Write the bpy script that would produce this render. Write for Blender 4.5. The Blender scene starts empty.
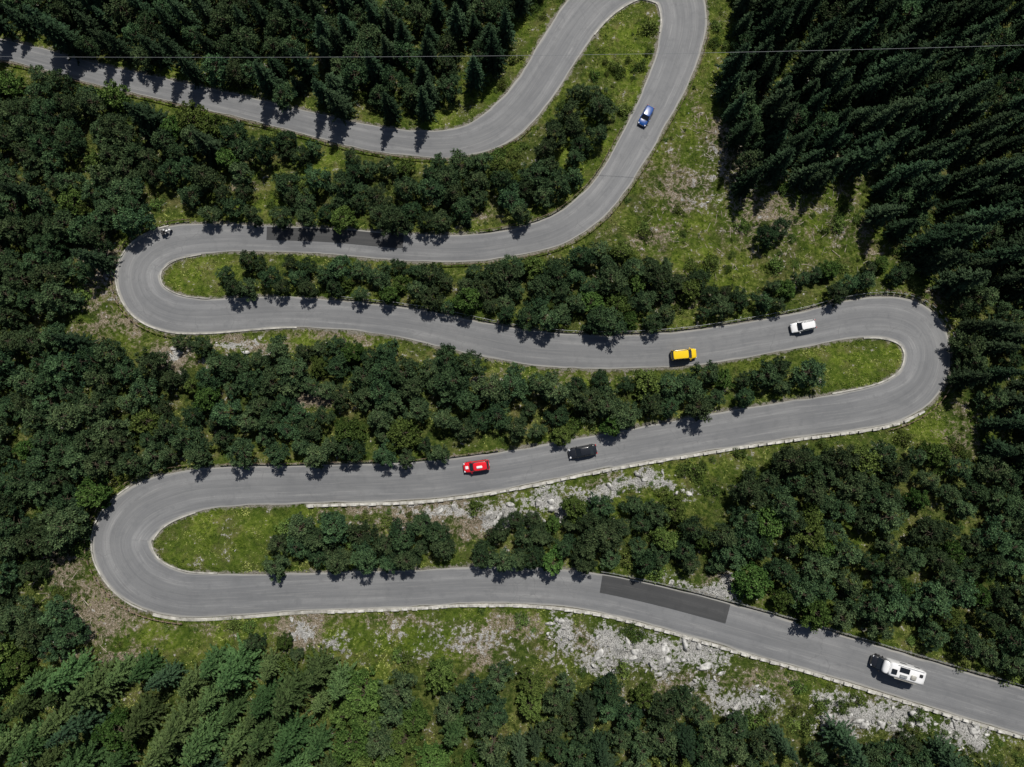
import bpy, math, random
import numpy as np
from mathutils import Vector, Matrix

rng = np.random.default_rng(7)
random.seed(7)
scene = bpy.context.scene
COL = scene.collection
SAZ = math.radians(16); SEL = math.radians(54)
sd = Vector((math.sin(SAZ)*math.cos(SEL), math.cos(SAZ)*math.cos(SEL), math.sin(SEL)))

# ------------------------------------------------------------------ survey mapping
F = 692.0; HC = 120.0; SL = 0.20
def zplane(y): return -SL*y
def P(u, v, h=0.0):
    """map coordinate -> world x,y of a thing standing h above the mean hillside"""
    u = np.asarray(u, float); v = np.asarray(v, float)
    a = (u-512)/F; b = -(v-383.5)/F
    y = b*(HC-h)/(1-SL*b)
    D = HC-h+SL*y
    return a*D, y
def UV(x, y):
    D = HC+SL*y
    return 512+F*x/D, 383.5-F*y/D

# ------------------------------------------------------------------ noise
_lat = rng.random((256, 256)).astype(np.float32)
def vnoise(x, y, scale, seed=0):
    x = np.asarray(x, float)/scale+seed*17.31; y = np.asarray(y, float)/scale+seed*9.17
    xi = np.floor(x).astype(int); yi = np.floor(y).astype(int)
    fx = x-xi; fy = y-yi
    fx = fx*fx*(3-2*fx); fy = fy*fy*(3-2*fy)
    a = _lat[xi % 256, yi % 256]; b = _lat[(xi+1) % 256, yi % 256]
    c = _lat[xi % 256, (yi+1) % 256]; d = _lat[(xi+1) % 256, (yi+1) % 256]
    return (a*(1-fx)+b*fx)*(1-fy)+(c*(1-fx)+d*fx)*fy
def fbm(x, y, scale, seed=0, o=4):
    s = 0; amp = 1; t = 0
    for i in range(o):
        s = s+amp*vnoise(x, y, scale/2**i, seed+i*3); t += amp; amp *= .5
    return s/t

# ------------------------------------------------------------------ materials
def new_mat(name):
    m = bpy.data.materials.new(name); m.use_nodes = True
    nt = m.node_tree; nt.nodes.clear()
    out = nt.nodes.new('ShaderNodeOutputMaterial')
    b = nt.nodes.new('ShaderNodeBsdfPrincipled')
    nt.links.new(b.outputs[0], out.inputs[0])
    return m, nt, b
def N(nt, t, **kw):
    n = nt.nodes.new(t)
    for k, v in kw.items(): setattr(n, k, v)
    return n
def mixc(nt, fac, a, b, mode='MIX'):
    n = nt.nodes.new('ShaderNodeMix'); n.data_type = 'RGBA'; n.blend_type = mode
    for sock, val in ((n.inputs[0], fac), (n.inputs[6], a), (n.inputs[7], b)):
        if hasattr(val, 'links'): nt.links.new(val, sock)
        elif isinstance(val, (int, float)): sock.default_value = val
        else: sock.default_value = (*val, 1)
    return n.outputs[2]
def math_n(nt, op, a, b=0.0, clamp=False):
    n = nt.nodes.new('ShaderNodeMath'); n.operation = op; n.use_clamp = clamp
    for sock, val in ((n.inputs[0], a), (n.inputs[1], b)):
        if hasattr(val, 'links'): nt.links.new(val, sock)
        else: sock.default_value = val
    return n.outputs[0]
def noise_n(nt, vec, scale, detail=4, rough=.6):
    n = nt.nodes.new('ShaderNodeTexNoise'); n.inputs['Scale'].default_value = scale
    n.inputs['Detail'].default_value = detail; n.inputs['Roughness'].default_value = rough
    if vec is not None: nt.links.new(vec, n.inputs['Vector'])
    return n.outputs[0]
def ramp(nt, fac, stops):
    r = nt.nodes.new('ShaderNodeValToRGB'); nt.links.new(fac, r.inputs[0])
    e = r.color_ramp.elements
    while len(e) < len(stops): e.new(.5)
    for el, (p, c) in zip(e, stops):
        el.position = p; el.color = (*c, 1) if len(c) == 3 else c
    return r.outputs[0]
def rng_map(nt, v, a, b, c=0., d=1.):
    n = nt.nodes.new('ShaderNodeMapRange'); n.interpolation_type = 'SMOOTHSTEP'
    nt.links.new(v, n.inputs[0]); n.inputs[1].default_value = a; n.inputs[2].default_value = b
    n.inputs[3].default_value = c; n.inputs[4].default_value = d
    return n.outputs[0]
def bump(nt, b, h, strength, dist):
    n = nt.nodes.new('ShaderNodeBump'); n.inputs['Strength'].default_value = strength
    n.inputs['Distance'].default_value = dist
    nt.links.new(h, n.inputs['Height']); nt.links.new(n.outputs[0], b.inputs['Normal'])
def diffuse_only(nt, b, colour):
    d = nt.nodes.new('ShaderNodeBsdfDiffuse'); nt.links.new(colour, d.inputs[0])
    o = [n for n in nt.nodes if n.type == 'OUTPUT_MATERIAL'][0]
    nt.links.new(d.outputs[0], o.inputs[0]); nt.nodes.remove(b)
    return d

def simple_mat(name, col, rough=.6, metal=0., coat=0., var=.12, scale=6):
    m, nt, b = new_mat(name)
    tc = N(nt, 'ShaderNodeTexCoord')
    n = noise_n(nt, tc.outputs['Object'], scale, 3)
    c = ramp(nt, n, [(.3, tuple(x*(1-var) for x in col)), (.7, tuple(min(1, x*(1+var)) for x in col))])
    if rough >= .85 and not metal:
        diffuse_only(nt, b, c); return m
    nt.links.new(c, b.inputs['Base Color'])
    b.inputs['Roughness'].default_value = rough; b.inputs['Metallic'].default_value = metal
    if coat: b.inputs['Coat Weight'].default_value = coat; b.inputs['Coat Roughness'].default_value = .05
    return m

def ground_mat():
    m, nt, b = new_mat('ground_vegetation')
    g = N(nt, 'ShaderNodeNewGeometry').outputs['Position']
    at = N(nt, 'ShaderNodeAttribute', attribute_name='mask')
    sep = N(nt, 'ShaderNodeSeparateColor'); nt.links.new(at.outputs['Color'], sep.inputs[0])
    lush, dirt, rock = sep.outputs
    shoulder = at.outputs['Alpha']
    n1 = noise_n(nt, g, .35, 6, .68); n2 = noise_n(nt, g, 1.3, 6, .75); n3 = noise_n(nt, g, 6, 4, .7)
    n4 = noise_n(nt, g, .12, 5, .65)
    base = ramp(nt, n2, [(.34, (.012, .02, .006)), (.45, (.042, .058, .014)), (.54, (.1, .122, .03)), (.68, (.21, .2, .075))])
    lushc = ramp(nt, n2, [(.32, (.026, .046, .008)), (.43, (.078, .118, .015)), (.54, (.135, .185, .024)), (.68, (.25, .27, .07))])
    c = mixc(nt, math_n(nt, 'MULTIPLY', lush, .9), base, lushc)
    mixn2 = math_n(nt, 'ADD', math_n(nt, 'MULTIPLY', n1, .35), math_n(nt, 'MULTIPLY', n2, .65))
    c = mixc(nt, rng_map(nt, n1, .45, .66, 0, .6), c, (.19, .165, .07))
    c = mixc(nt, rng_map(nt, n4, .42, .6, .45, 0), c, (.024, .05, .011))
    dirtc = ramp(nt, n3, [(.34, (.045, .045, .026)), (.45, (.16, .13, .09)), (.55, (.3, .245, .19)), (.68, (.5, .44, .38))])
    dm = rng_map(nt, math_n(nt, 'ADD', math_n(nt, 'MULTIPLY', dirt, .45), math_n(nt, 'MULTIPLY', math_n(nt, 'SUBTRACT', mixn2, .5), 2.4)), .16, .36, 0, .92)
    c = mixc(nt, dm, c, dirtc)
    rockc = ramp(nt, n3, [(.34, (.08, .083, .078)), (.46, (.28, .277, .262)), (.6, (.56, .55, .53))])
    rm = rng_map(nt, math_n(nt, 'ADD', math_n(nt, 'MULTIPLY', rock, .55), math_n(nt, 'MULTIPLY', math_n(nt, 'SUBTRACT', mixn2, .5), 3.2)), .26, .38)
    c = mixc(nt, rm, c, rockc)
    sm = rng_map(nt, math_n(nt, 'ADD', math_n(nt, 'MULTIPLY', shoulder, .65), math_n(nt, 'MULTIPLY', math_n(nt, 'SUBTRACT', mixn2, .5), 2.)), .4, .6)
    c = mixc(nt, sm, c, ramp(nt, n3, [(.3, (.13, .12, .09)), (.7, (.33, .31, .27))]))
    d = diffuse_only(nt, b, c)
    bump(nt, d, math_n(nt, 'ADD', n2, math_n(nt, 'MULTIPLY', n3, .5)), 1., .6)
    return m

def asphalt_mat(name, dark=1.0):
    m, nt, b = new_mat(name)
    g = N(nt, 'ShaderNodeNewGeometry').outputs['Position']
    uv = N(nt, 'ShaderNodeUVMap', uv_map='along').outputs[0]
    un = N(nt, 'ShaderNodeUVMap', uv_map='norm').outputs[0]
    mp = N(nt, 'ShaderNodeMapping'); nt.links.new(uv, mp.inputs[0]); mp.inputs['Scale'].default_value = (.05, 1.6, 1)
    streak = noise_n(nt, mp.outputs[0], 1.2, 5, .6)
    mp2 = N(nt, 'ShaderNodeMapping'); nt.links.new(uv, mp2.inputs[0]); mp2.inputs['Scale'].default_value = (.1, 2.5, 1)
    st2 = noise_n(nt, mp2.outputs[0], 1.5, 4, .6)
    big = noise_n(nt, g, .09, 5, .6)
    med = noise_n(nt, g, .7, 4, .65)
    fine = noise_n(nt, g, 10, 3, .7)
    k = dark*1.03
    c = ramp(nt, streak, [(.3, (.128*k, .13*k, .134*k)), (.5, (.17*k, .173*k, .178*k)), (.7, (.225*k, .227*k, .23*k))])
    c = mixc(nt, .5, c, ramp(nt, big, [(.35, (.13*k, .133*k, .14*k)), (.65, (.225*k, .226*k, .228*k))]))
    c = mixc(nt, rng_map(nt, st2, .5, .7, 0, .45), c, (.29*k, .288*k, .284*k))
    c = mixc(nt, rng_map(nt, med, .5, .68, 0, .3), c, (.1*k, .103*k, .108*k))
    c = mixc(nt, rng_map(nt, fine, .35, .65, 0, .25), c, (.09*k, .093*k, .098*k))
    vo = N(nt, 'ShaderNodeTexVoronoi', feature='DISTANCE_TO_EDGE'); vo.inputs['Scale'].default_value = .22
    wv = N(nt, 'ShaderNodeVectorMath', operation='ADD')
    nn = nt.nodes.new('ShaderNodeTexNoise'); nn.inputs['Scale'].default_value = .8; nt.links.new(g, nn.inputs['Vector'])
    nt.links.new(g, wv.inputs[0]); nt.links.new(nn.outputs[1], wv.inputs[1]); nt.links.new(wv.outputs[0], vo.inputs['Vector'])
    crack = math_n(nt, 'MULTIPLY', rng_map(nt, vo.outputs['Distance'], .0, .018, 1, 0), rng_map(nt, big, .54, .62, 0, .3))
    c = mixc(nt, crack, c, (.05, .052, .056))
    sx = N(nt, 'ShaderNodeSeparateXYZ'); nt.links.new(un, sx.inputs[0])
    ab = math_n(nt, 'ABSOLUTE', sx.outputs[1])
    wob = math_n(nt, 'ADD', ab, math_n(nt, 'MULTIPLY', math_n(nt, 'SUBTRACT', streak, .5), .15))
    seam = rng_map(nt, math_n(nt, 'ABSOLUTE', wob), .0, .025, .3, 0)
    c = mixc(nt, seam, c, (.09, .092, .098))
    wp = rng_map(nt, math_n(nt, 'ABSOLUTE', math_n(nt, 'SUBTRACT', wob, .5)), .06, .2, 0, .38)
    c = mixc(nt, wp, c, (.115*k, .118*k, .124*k))
    ed = rng_map(nt, math_n(nt, 'ADD', ab, math_n(nt, 'MULTIPLY', math_n(nt, 'SUBTRACT', st2, .5), .2)), .88, .98, 0, .6 if dark > .9 else .15)
    c = mixc(nt, ed, c, (.33, .32, .29))
    nt.links.new(c, b.inputs['Base Color']); b.inputs['Roughness'].default_value = .85
    b.inputs['Specular IOR Level'].default_value = .25
    bump(nt, b, fine, .3, .02)
    return m

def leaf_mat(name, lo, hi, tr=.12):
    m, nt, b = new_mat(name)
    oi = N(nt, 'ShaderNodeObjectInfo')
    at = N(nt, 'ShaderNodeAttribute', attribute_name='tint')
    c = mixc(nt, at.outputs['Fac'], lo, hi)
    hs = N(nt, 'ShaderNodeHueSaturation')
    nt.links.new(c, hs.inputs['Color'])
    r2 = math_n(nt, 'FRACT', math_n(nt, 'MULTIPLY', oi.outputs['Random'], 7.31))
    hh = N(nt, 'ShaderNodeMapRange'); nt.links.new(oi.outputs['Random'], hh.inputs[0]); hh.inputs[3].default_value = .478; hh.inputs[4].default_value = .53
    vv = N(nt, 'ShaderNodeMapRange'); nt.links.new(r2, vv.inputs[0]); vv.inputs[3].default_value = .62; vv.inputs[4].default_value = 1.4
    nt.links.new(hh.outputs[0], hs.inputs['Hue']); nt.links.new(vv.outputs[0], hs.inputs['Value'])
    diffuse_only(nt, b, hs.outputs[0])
    return m

M_ground = ground_mat()
M_asph = asphalt_mat('asphalt')
M_patch = asphalt_mat('asphalt_new', .33)
M_bark = simple_mat('bark', (.075, .062, .045), .9, var=.4)
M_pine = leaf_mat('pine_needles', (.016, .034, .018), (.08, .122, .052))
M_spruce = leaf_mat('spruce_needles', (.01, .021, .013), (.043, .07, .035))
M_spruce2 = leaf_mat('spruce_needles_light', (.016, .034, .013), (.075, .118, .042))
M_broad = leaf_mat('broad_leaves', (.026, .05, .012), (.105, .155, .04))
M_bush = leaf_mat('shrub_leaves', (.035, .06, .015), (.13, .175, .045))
M_grassb = leaf_mat('grass_blades', (.035, .055, .012), (.28, .295, .085))
M_stone = simple_mat('limestone_block', (.42, .41, .38), .9, var=.45, scale=1.5)
M_rock = simple_mat('limestone', (.36, .355, .34), .9, var=.6, scale=1.6)
M_conc = simple_mat('concrete', (.34, .33, .3), .85, var=.45, scale=.9)
M_wood = simple_mat('weathered_wood', (.2, .15, .11), .85, var=.4, scale=2)
M_log = simple_mat('dead_wood', (.36, .31, .26), .9, var=.3, scale=2)
M_steel = simple_mat('galvanised_steel', (.3, .31, .31), .5, .5, var=.3)
M_cable = simple_mat('cable_metal', (.2, .21, .22), .6, .3)

# ------------------------------------------------------------------ mesh helper
def mesh_obj(name, verts, faces, mats=(), mat_idx=None, smooth=False, link=True, parent=None):
    me = bpy.data.meshes.new(name)
    verts = np.asarray(verts, np.float32).reshape(-1, 3)
    if isinstance(faces, np.ndarray):
        nf, k = faces.shape
        me.vertices.add(len(verts)); me.vertices.foreach_set('co', verts.ravel())
        me.loops.add(nf*k); me.loops.foreach_set('vertex_index', faces.ravel().astype(np.int32))
        me.polygons.add(nf); me.polygons.foreach_set('loop_start', np.arange(0, nf*k, k, dtype=np.int32))
        me.polygons.foreach_set('loop_total', np.full(nf, k, np.int32))
        me.update(calc_edges=True)
    else:
        me.from_pydata([tuple(map(float, v)) for v in verts], [], faces)
    for m in mats: me.materials.append(m)
    if mat_idx is not None: me.polygons.foreach_set('material_index', np.asarray(mat_idx, np.int32))
    if smooth: me.polygons.foreach_set('use_smooth', np.ones(len(me.polygons), bool))
    me.update()
    if not link: return me
    o = bpy.data.objects.new(name, me); COL.objects.link(o)
    if parent: o.parent = parent
    return o

# ------------------------------------------------------------------ road survey
CP = [(-330,-10,22),(-240,6,22),(-160,20,22),(-80,34,22),(0,49,20),(50,61,20),(100,75,21),(160,88,21),(230,104,22),(300,121,23),(360,136,25),(420,144,26),(465,141,30),
(502,124,38),(530,95,40),(554,58,40),(577,22,42),(603,-6,44),(638,-24,46),(672,-14,46),(684,12,46),(681,42,44),(669,78,40),(651,115,36),
(632,150,34),(612,183,32),(590,208,32),(560,229,30),(520,241,28),(470,248,27),(400,247,27),(330,241,26),(270,239,26),(215,238,29),
(172,243,34),(147,257,40),(138,277,44),(147,300,42),(172,313,38),(205,316,34),(240,314,33),(290,312,30),(340,315,29),(400,322,30),
(450,332,33),(500,343,34),(550,350,34),(600,352,33),(650,351,34),(700,347,35),(750,339,35),(800,330,35),(845,320,38),(885,317,42),
(915,327,46),(928,352,47),(920,382,45),(893,401,42),(850,411,39),(780,421,37),(700,434,36),(600,452,34),(500,471,37),(420,481,38),(360,483,38),
(300,485,38),(240,486,39),(190,491,43),(145,508,52),(121,541,60),(138,577,54),(178,594,46),(230,595,42),(300,592,37),(360,590,37),(420,588,36),(450,586,36),
(500,585,36),(550,587,37),(600,593,38),(650,604,40),(700,617,42),(760,634,43),(820,651,43),(900,675,44),(1000,705,45),(1100,734,46),(1200,764,46),(1300,794,46)]
def catmull(pts, n=12):
    pts = np.array(pts, float); out = []
    for i in range(1, len(pts)-2):
        p0, p1, p2, p3 = pts[i-1:i+3]
        for t in np.arange(n)/n:
            out.append(.5*((2*p1)+(-p0+p2)*t+(2*p0-5*p1+4*p2-p3)*t*t+(-p0+3*p1-3*p2+p3)*t**3))
    return np.array(out)
cp = catmull(CP)
rx, ry = P(cp[:, 0], cp[:, 1]); rw = cp[:, 2]*(HC+SL*ry)/F/2
pts = np.stack([rx, ry, rw], 1)
for _ in range(6): pts[1:-1] = (pts[:-2]+2*pts[1:-1]+pts[2:])/4
seg = np.r_[0, np.cumsum(np.hypot(*np.diff(pts[:, :2], axis=0).T))]
S = np.arange(0, seg[-1], .8)
RX = np.interp(S, seg, pts[:, 0]); RY = np.interp(S, seg, pts[:, 1]); RW = np.interp(S, seg, pts[:, 2])
RZ = zplane(RY)
ker = np.ones(15)/15
RZ = np.convolve(np.pad(RZ, 7, mode='edge'), ker, 'valid')
T = np.stack([np.gradient(RX), np.gradient(RY)], 1); T /= np.linalg.norm(T, axis=1)[:, None]
NL = np.stack([-T[:, 1], T[:, 0]], 1)
NR = len(S)
def road_near(x, y, chunk=20000):
    x = np.atleast_1d(x).astype(np.float32).ravel(); y = np.atleast_1d(y).astype(np.float32).ravel()
    d = np.empty(len(x), np.float32); j = np.empty(len(x), int)
    RXf = RX.astype(np.float32); RYf = RY.astype(np.float32)
    for a in range(0, len(x), chunk):
        q = (x[a:a+chunk, None]-RXf)**2+(y[a:a+chunk, None]-RYf)**2
        k = q.argmin(1); j[a:a+chunk] = k; d[a:a+chunk] = np.sqrt(q[np.arange(len(k)), k])
    return d, j
def idx_near(u, v):
    x, y = P(u, v); return int(road_near(x, y)[1][0])

def height(x, y, ret=False):
    x = np.asarray(x, float); y = np.asarray(y, float); shp = x.shape
    xf = x.ravel(); yf = y.ravel()
    d, j = road_near(xf, yf)
    e = d-RW[j]
    base = zplane(yf)
    nz = (fbm(xf, yf, 14, 1)-.5)*2.6+(fbm(xf, yf, 2.2, 5, 3)-.5)*1.1
    amp = np.clip((e-.8)/6, 0, 1)
    base = base+nz*amp
    t = np.clip((e-.7)/3.6, 0, 1); t = t*t*(3-2*t)
    z = (RZ[j]-.06)*(1-t)+base*t
    z = z+np.clip((e-.5)/1.2, 0, 1)*(fbm(xf, yf, .9, 8, 2)-.5)*.4
    if ret: return z.reshape(shp), e.reshape(shp), j.reshape(shp)
    return z.reshape(shp)

# ------------------------------------------------------------------ masks
LUSH = [(195,275,45,28,1),(225,538,80,36,1.2),(860,365,60,30,1.1),(630,60,40,70,1),(590,150,40,60,.9),(545,200,40,30,.8),(440,122,50,16,1),(490,100,25,30,1),
 (535,30,25,40,.8),(340,152,50,12,1),(260,195,25,22,1),(310,172,30,14,.9),(235,210,20,12,.8),(230,182,14,10,.8),(690,110,30,70,.8),(740,60,30,60,.9),(700,230,70,30,.8),(820,215,50,40,.8),
 (900,270,40,14,.9),(330,340,150,12,.8),(560,375,60,10,.9),(680,470,110,26,.6),(560,490,90,18,.7),(160,640,50,25,.9),(250,630,70,22,1),(430,640,90,24,.9),
 (480,620,160,14,.9),(360,650,50,30,1),(690,640,40,20,.6),(940,430,60,22,.8),(700,265,60,30,.8),(830,240,60,25,.7),(740,330,40,10,.7),(90,300,30,30,.6),
 (640,500,90,20,.6),(300,510,30,14,1),(820,690,120,14,.6),(600,655,90,20,.5),(860,640,30,10,.8),(110,345,40,12,.6),(850,555,50,50,.6),(560,385,40,10,.9),(180,75,40,8,.7)]
DIRT = [(735,155,34,40,.75),(680,190,26,36,.7),(770,215,60,40,.65),(650,235,40,18,.6),(850,170,26,40,.5),(700,120,16,30,.5),(865,235,40,26,.5),(105,270,34,34,.8),(120,325,30,20,.8),
 (168,358,22,20,1.1),(310,402,26,12,1.1),(90,610,44,50,.85),(60,560,24,30,.7),(130,660,30,20,.7),(420,510,70,18,1),(360,512,40,10,.9),(480,520,60,20,.9),(590,490,60,12,.6),
 (520,630,60,22,.75),(300,625,24,18,1),(470,650,40,16,.8),(600,650,60,20,.8),(760,690,60,20,.6),(960,430,40,30,.5),(330,335,60,8,.7),(240,345,50,10,1),(240,180,20,10,.7),
 (925,300,30,14,.5),(550,375,80,10,.4),(650,165,16,40,.5),(690,300,40,20,.6),(870,710,60,20,.6),(720,590,40,10,.8),(470,215,30,12,.5),(700,690,60,30,.6),(200,630,60,20,.35),(400,625,90,10,.5)]
ROCK = [(236,347,30,7,1),(175,360,14,14,.9),(555,503,38,10,1.1),(515,517,28,10,1.1),(630,490,60,9,.95),(560,640,14,24,1),(640,645,56,18,1.1),(690,655,44,20,1.1),(715,588,40,14,1.1),
 (850,712,38,18,1.1),(905,722,50,18,1.1),(975,735,34,24,1.1),(305,628,14,14,.9),(340,640,12,12,.6),(700,690,24,14,.8),(740,700,40,16,.8),(808,90,10,7,1),(785,80,7,4,.8),
 (450,508,70,9,.7),(780,170,20,20,.4),(105,272,10,22,.6),(590,470,60,8,.4),(720,170,50,50,.3),(450,640,80,20,.45),(600,660,40,16,.8)]
def blobs(L, u, v, x, y, seed):
    m = np.zeros(u.shape)
    wu = (fbm(x, y, 5, seed, 3)-.5)*46; wv = (fbm(x, y, 5, seed+40, 3)-.5)*36
    for (a, b, ru, rv, s) in L:
        m = np.maximum(m, s*np.exp(-(((u+wu-a)/ru)**2+((v+wv-b)/rv)**2)*.9))
    return m
def masks(x, y, e):
    u, v = UV(x, y)
    lush = np.clip(blobs(LUSH, u, v, x, y, 11)*1.2, 0, 1)
    dirt = np.clip(blobs(DIRT, u, v, x, y, 21), 0, 1.2)
    rock = np.clip(blobs(ROCK, u, v, x, y, 31), 0, 1.2)
    sh = np.clip(1-(e-.1)/1.3, 0, 1)
    lush = np.maximum(lush, .55*np.clip(1-(e-1)/3.0, 0, 1))
    return lush, dirt, rock, sh

# ------------------------------------------------------------------ terrain
def axis(a, b, st, far):
    core = np.arange(a, b+st/2, st); g = []; d = st; p = b
    while p < far: d *= 1.25; p += d; g.append(p)
    g2 = []; d = st; p = a
    while p > -far: d *= 1.25; p -= d; g2.append(p)
    return np.r_[g2[::-1], core, g]
ax = axis(-112, 112, .4, 900); ay = axis(-78, 92, .4, 900)
GX, GY = np.meshgrid(ax, ay)
GZ, GE, GJ = height(GX, GY, True)
nx, ny = len(ax), len(ay)
ii = np.arange(nx*ny).reshape(ny, nx)
fc = np.stack([ii[:-1, :-1], ii[:-1, 1:], ii[1:, 1:], ii[1:, :-1]], -1).reshape(-1, 4)
lu, di, ro, sh = masks(GX, GY, GE)
GZ = GZ+np.clip(ro, 0, 1)*np.clip((GE-.8)/1.5, 0, 1)*(np.abs(fbm(GX, GY, 2.0, 90, 4)-.5)*3.4-.4)
terrain = mesh_obj('terrain', np.stack([GX, GY, GZ], -1), fc, [M_ground], smooth=True)
ca = terrain.data.attributes.new('mask', 'FLOAT_COLOR', 'POINT')
ca.data.foreach_set('color', np.stack([lu, di, ro, sh], -1).astype(np.float32).ravel())

# ------------------------------------------------------------------ road
def strip(name, i0, i1, t0, t1, nacross, lift, mat, jag=0):
    idx = np.arange(i0, i1); tt = np.linspace(t0, t1, nacross)
    V = []; uvA = []; uvN = []
    jn0 = (fbm(S[idx], S[idx]*0, 3., 3, 3)-.5)*jag; jn1 = (fbm(S[idx], S[idx]*0+50, 3., 6, 3)-.5)*jag
    for t in tt:
        off = t*RW[idx]+(jn0 if t == t0 else 0)+(jn1 if t == t1 else 0)
        V.append(np.stack([RX[idx]+NL[idx, 0]*off, RY[idx]+NL[idx, 1]*off, RZ[idx]+lift+.05*(1-t*t)], -1))
        uvA.append(np.stack([S[idx], off], -1)); uvN.append(np.stack([S[idx]/5, np.full(len(idx), t)], -1))
    V = np.stack(V, 1); uvA = np.stack(uvA, 1).reshape(-1, 2); uvN = np.stack(uvN, 1).reshape(-1, 2)
    g = np.arange(len(idx)*nacross).reshape(len(idx), nacross)
    f = np.stack([g[:-1, :-1], g[1:, :-1], g[1:, 1:], g[:-1, 1:]], -1).reshape(-1, 4)
    o = mesh_obj(name, V, f, [mat], smooth=True)
    for nm, A in (('along', uvA), ('norm', uvN)):
        l = o.data.uv_layers.new(name=nm); l.data.foreach_set('uv', A[f.ravel()].astype(np.float32).ravel())
    o.data.update()
    if o.data.polygons[0].normal.z < 0: o.data.flip_normals()
    return o
strip('road', 0, NR, -1, 1, 9, 0, M_asph, jag=.45)
strip('asphalt_patch', idx_near(402, 246), idx_near(262, 239), -.93, .1, 5, .006, M_patch, jag=.1)
strip('asphalt_patch', idx_near(600, 593), idx_near(728, 626), .02, .95, 5, .006, M_patch, jag=.1)

def box_along(V, Fs, i, side, off, L, W, H, z0=0., jit=.0):
    n = NL[i]*side; t = T[i]; c = np.array([RX[i], RY[i]])+n*(RW[i]+off)
    a = random.uniform(-jit, jit); t = t*math.cos(a)+n*math.sin(a); n = n*math.cos(a)-T[i]*math.sin(a)
    b = len(V)
    for dz in (z0, z0+H):
        for s1, s2 in ((-1, -1), (1, -1), (1, 1), (-1, 1)):
            k = .9 if dz > z0 else 1
            q = c+t*s1*L/2*(k*.5+.5)+n*s2*W/2*k
            V.append((q[0], q[1], RZ[i]+dz+random.uniform(-jit, jit)*.3))
    Fs += [(b, b+3, b+2, b+1), (b+4, b+5, b+6, b+7)]+[(b+k, b+(k+1) % 4, b+4+(k+1) % 4, b+4+k) for k in range(4)]
def rail(name, spans, off, mat):
    V = []; Fs = []
    for i0, i1, side in spans:
        for i in range(i0, i1):
            if i % 3 == 0: box_along(V, Fs, i, side, off, .12, .12, .95, -.3)
            box_along(V, Fs, i, side, off-.07, .86, .05, .26, .42)
    return mesh_obj(name, V, Fs, [mat])
def parapet(name, spans, off):
    V = []; Fs = []
    for i0, i1, side in spans:
        i = i0
        while i < i1:
            box_along(V, Fs, i, side, off+random.gauss(0, .03), random.uniform(.85, 1.35), random.uniform(.32, .46), random.uniform(.3, .55), -.1, .07)
            i += 2
            if random.random() < .15: i += 1
    return mesh_obj(name, V, Fs, [M_stone])
def curb(name, spans, mat=M_conc, w=.28, h=.13, off=.12):
    V = []; Fs = []
    for i0, i1, side in spans:
        b = len(V)
        idx = np.arange(i0, i1)
        for i in idx:
            n = NL[i]*side
            for o_, z in ((off-w/2, -.08), (off-w/2, h-.02), (off-w/2+.03, h), (off+w/2-.03, h), (off+w/2, h-.02), (off+w/2, -.25)):
                q = np.array([RX[i], RY[i]])+n*(RW[i]+o_); V.append((q[0], q[1], RZ[i]+z))
        for k in range(len(idx)-1):
            for m_ in range(5):
                a = b+k*6+m_; Fs.append((a, a+1, a+7, a+6) if side > 0 else (a, a+6, a+7, a+1))
    return mesh_obj(name, V, Fs, [mat])
I = idx_near
parapet('stone_parapet', [(I(915, 400), I(560, 458), 1)], .38)
parapet('stone_parapet', [(I(560, 458), I(300, 485), 1)], .38)
parapet('stone_parapet', [(I(330, 590), NR-2, -1)], .38)
curb('concrete_curb', [(I(200, 239), I(215, 314), 1)], w=.18)
curb('concrete_curb', [(I(860, 320), I(830, 414), -1)], w=.26)
curb('concrete_curb', [(I(190, 491), I(225, 594), 1)], w=.22)
curb('concrete_curb', [(I(577, 22), I(682, 42), -1)], w=.24)
curb('concrete_curb', [(I(172, 243), I(300, 313), -1)], w=.25, off=.1)
curb('concrete_verge', [(I(915, 400), I(300, 485), 1), (I(160, 590), NR-2, -1)], w=.5, h=.06, off=.34)
curb('concrete_curb', [(I(145, 508), I(160, 590), -1)], w=.22, h=.1)
rail('guard_rail', [(5, I(440, 144), -1), (I(440, 144), I(520, 105), -1)], .55, M_wood)
rail('guard_rail', [(I(684, 30), I(440, 249), 1)], .6, M_wood)
rail('guard_rail', [(I(640, 140), I(480, 248), -1)], .6, M_wood)
rail('guard_rail', [(I(190, 240), I(200, 316), -1)], .8, M_wood)
rail('guard_rail', [(I(340, 315), I(930, 350), 1)], .7, M_steel)
rail('guard_rail', [(I(885, 317), I(880, 405), 1)], 1.0, M_wood)
rail('guard_rail', [(I(200, 489), I(190, 595), -1)], .95, M_wood)
rail('guard_rail', [(I(600, 593), NR-2, 1)], .6, M_steel)
rail('guard_rail', [(I(500, 471), I(220, 488), -1)], .6, M_wood)

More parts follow.
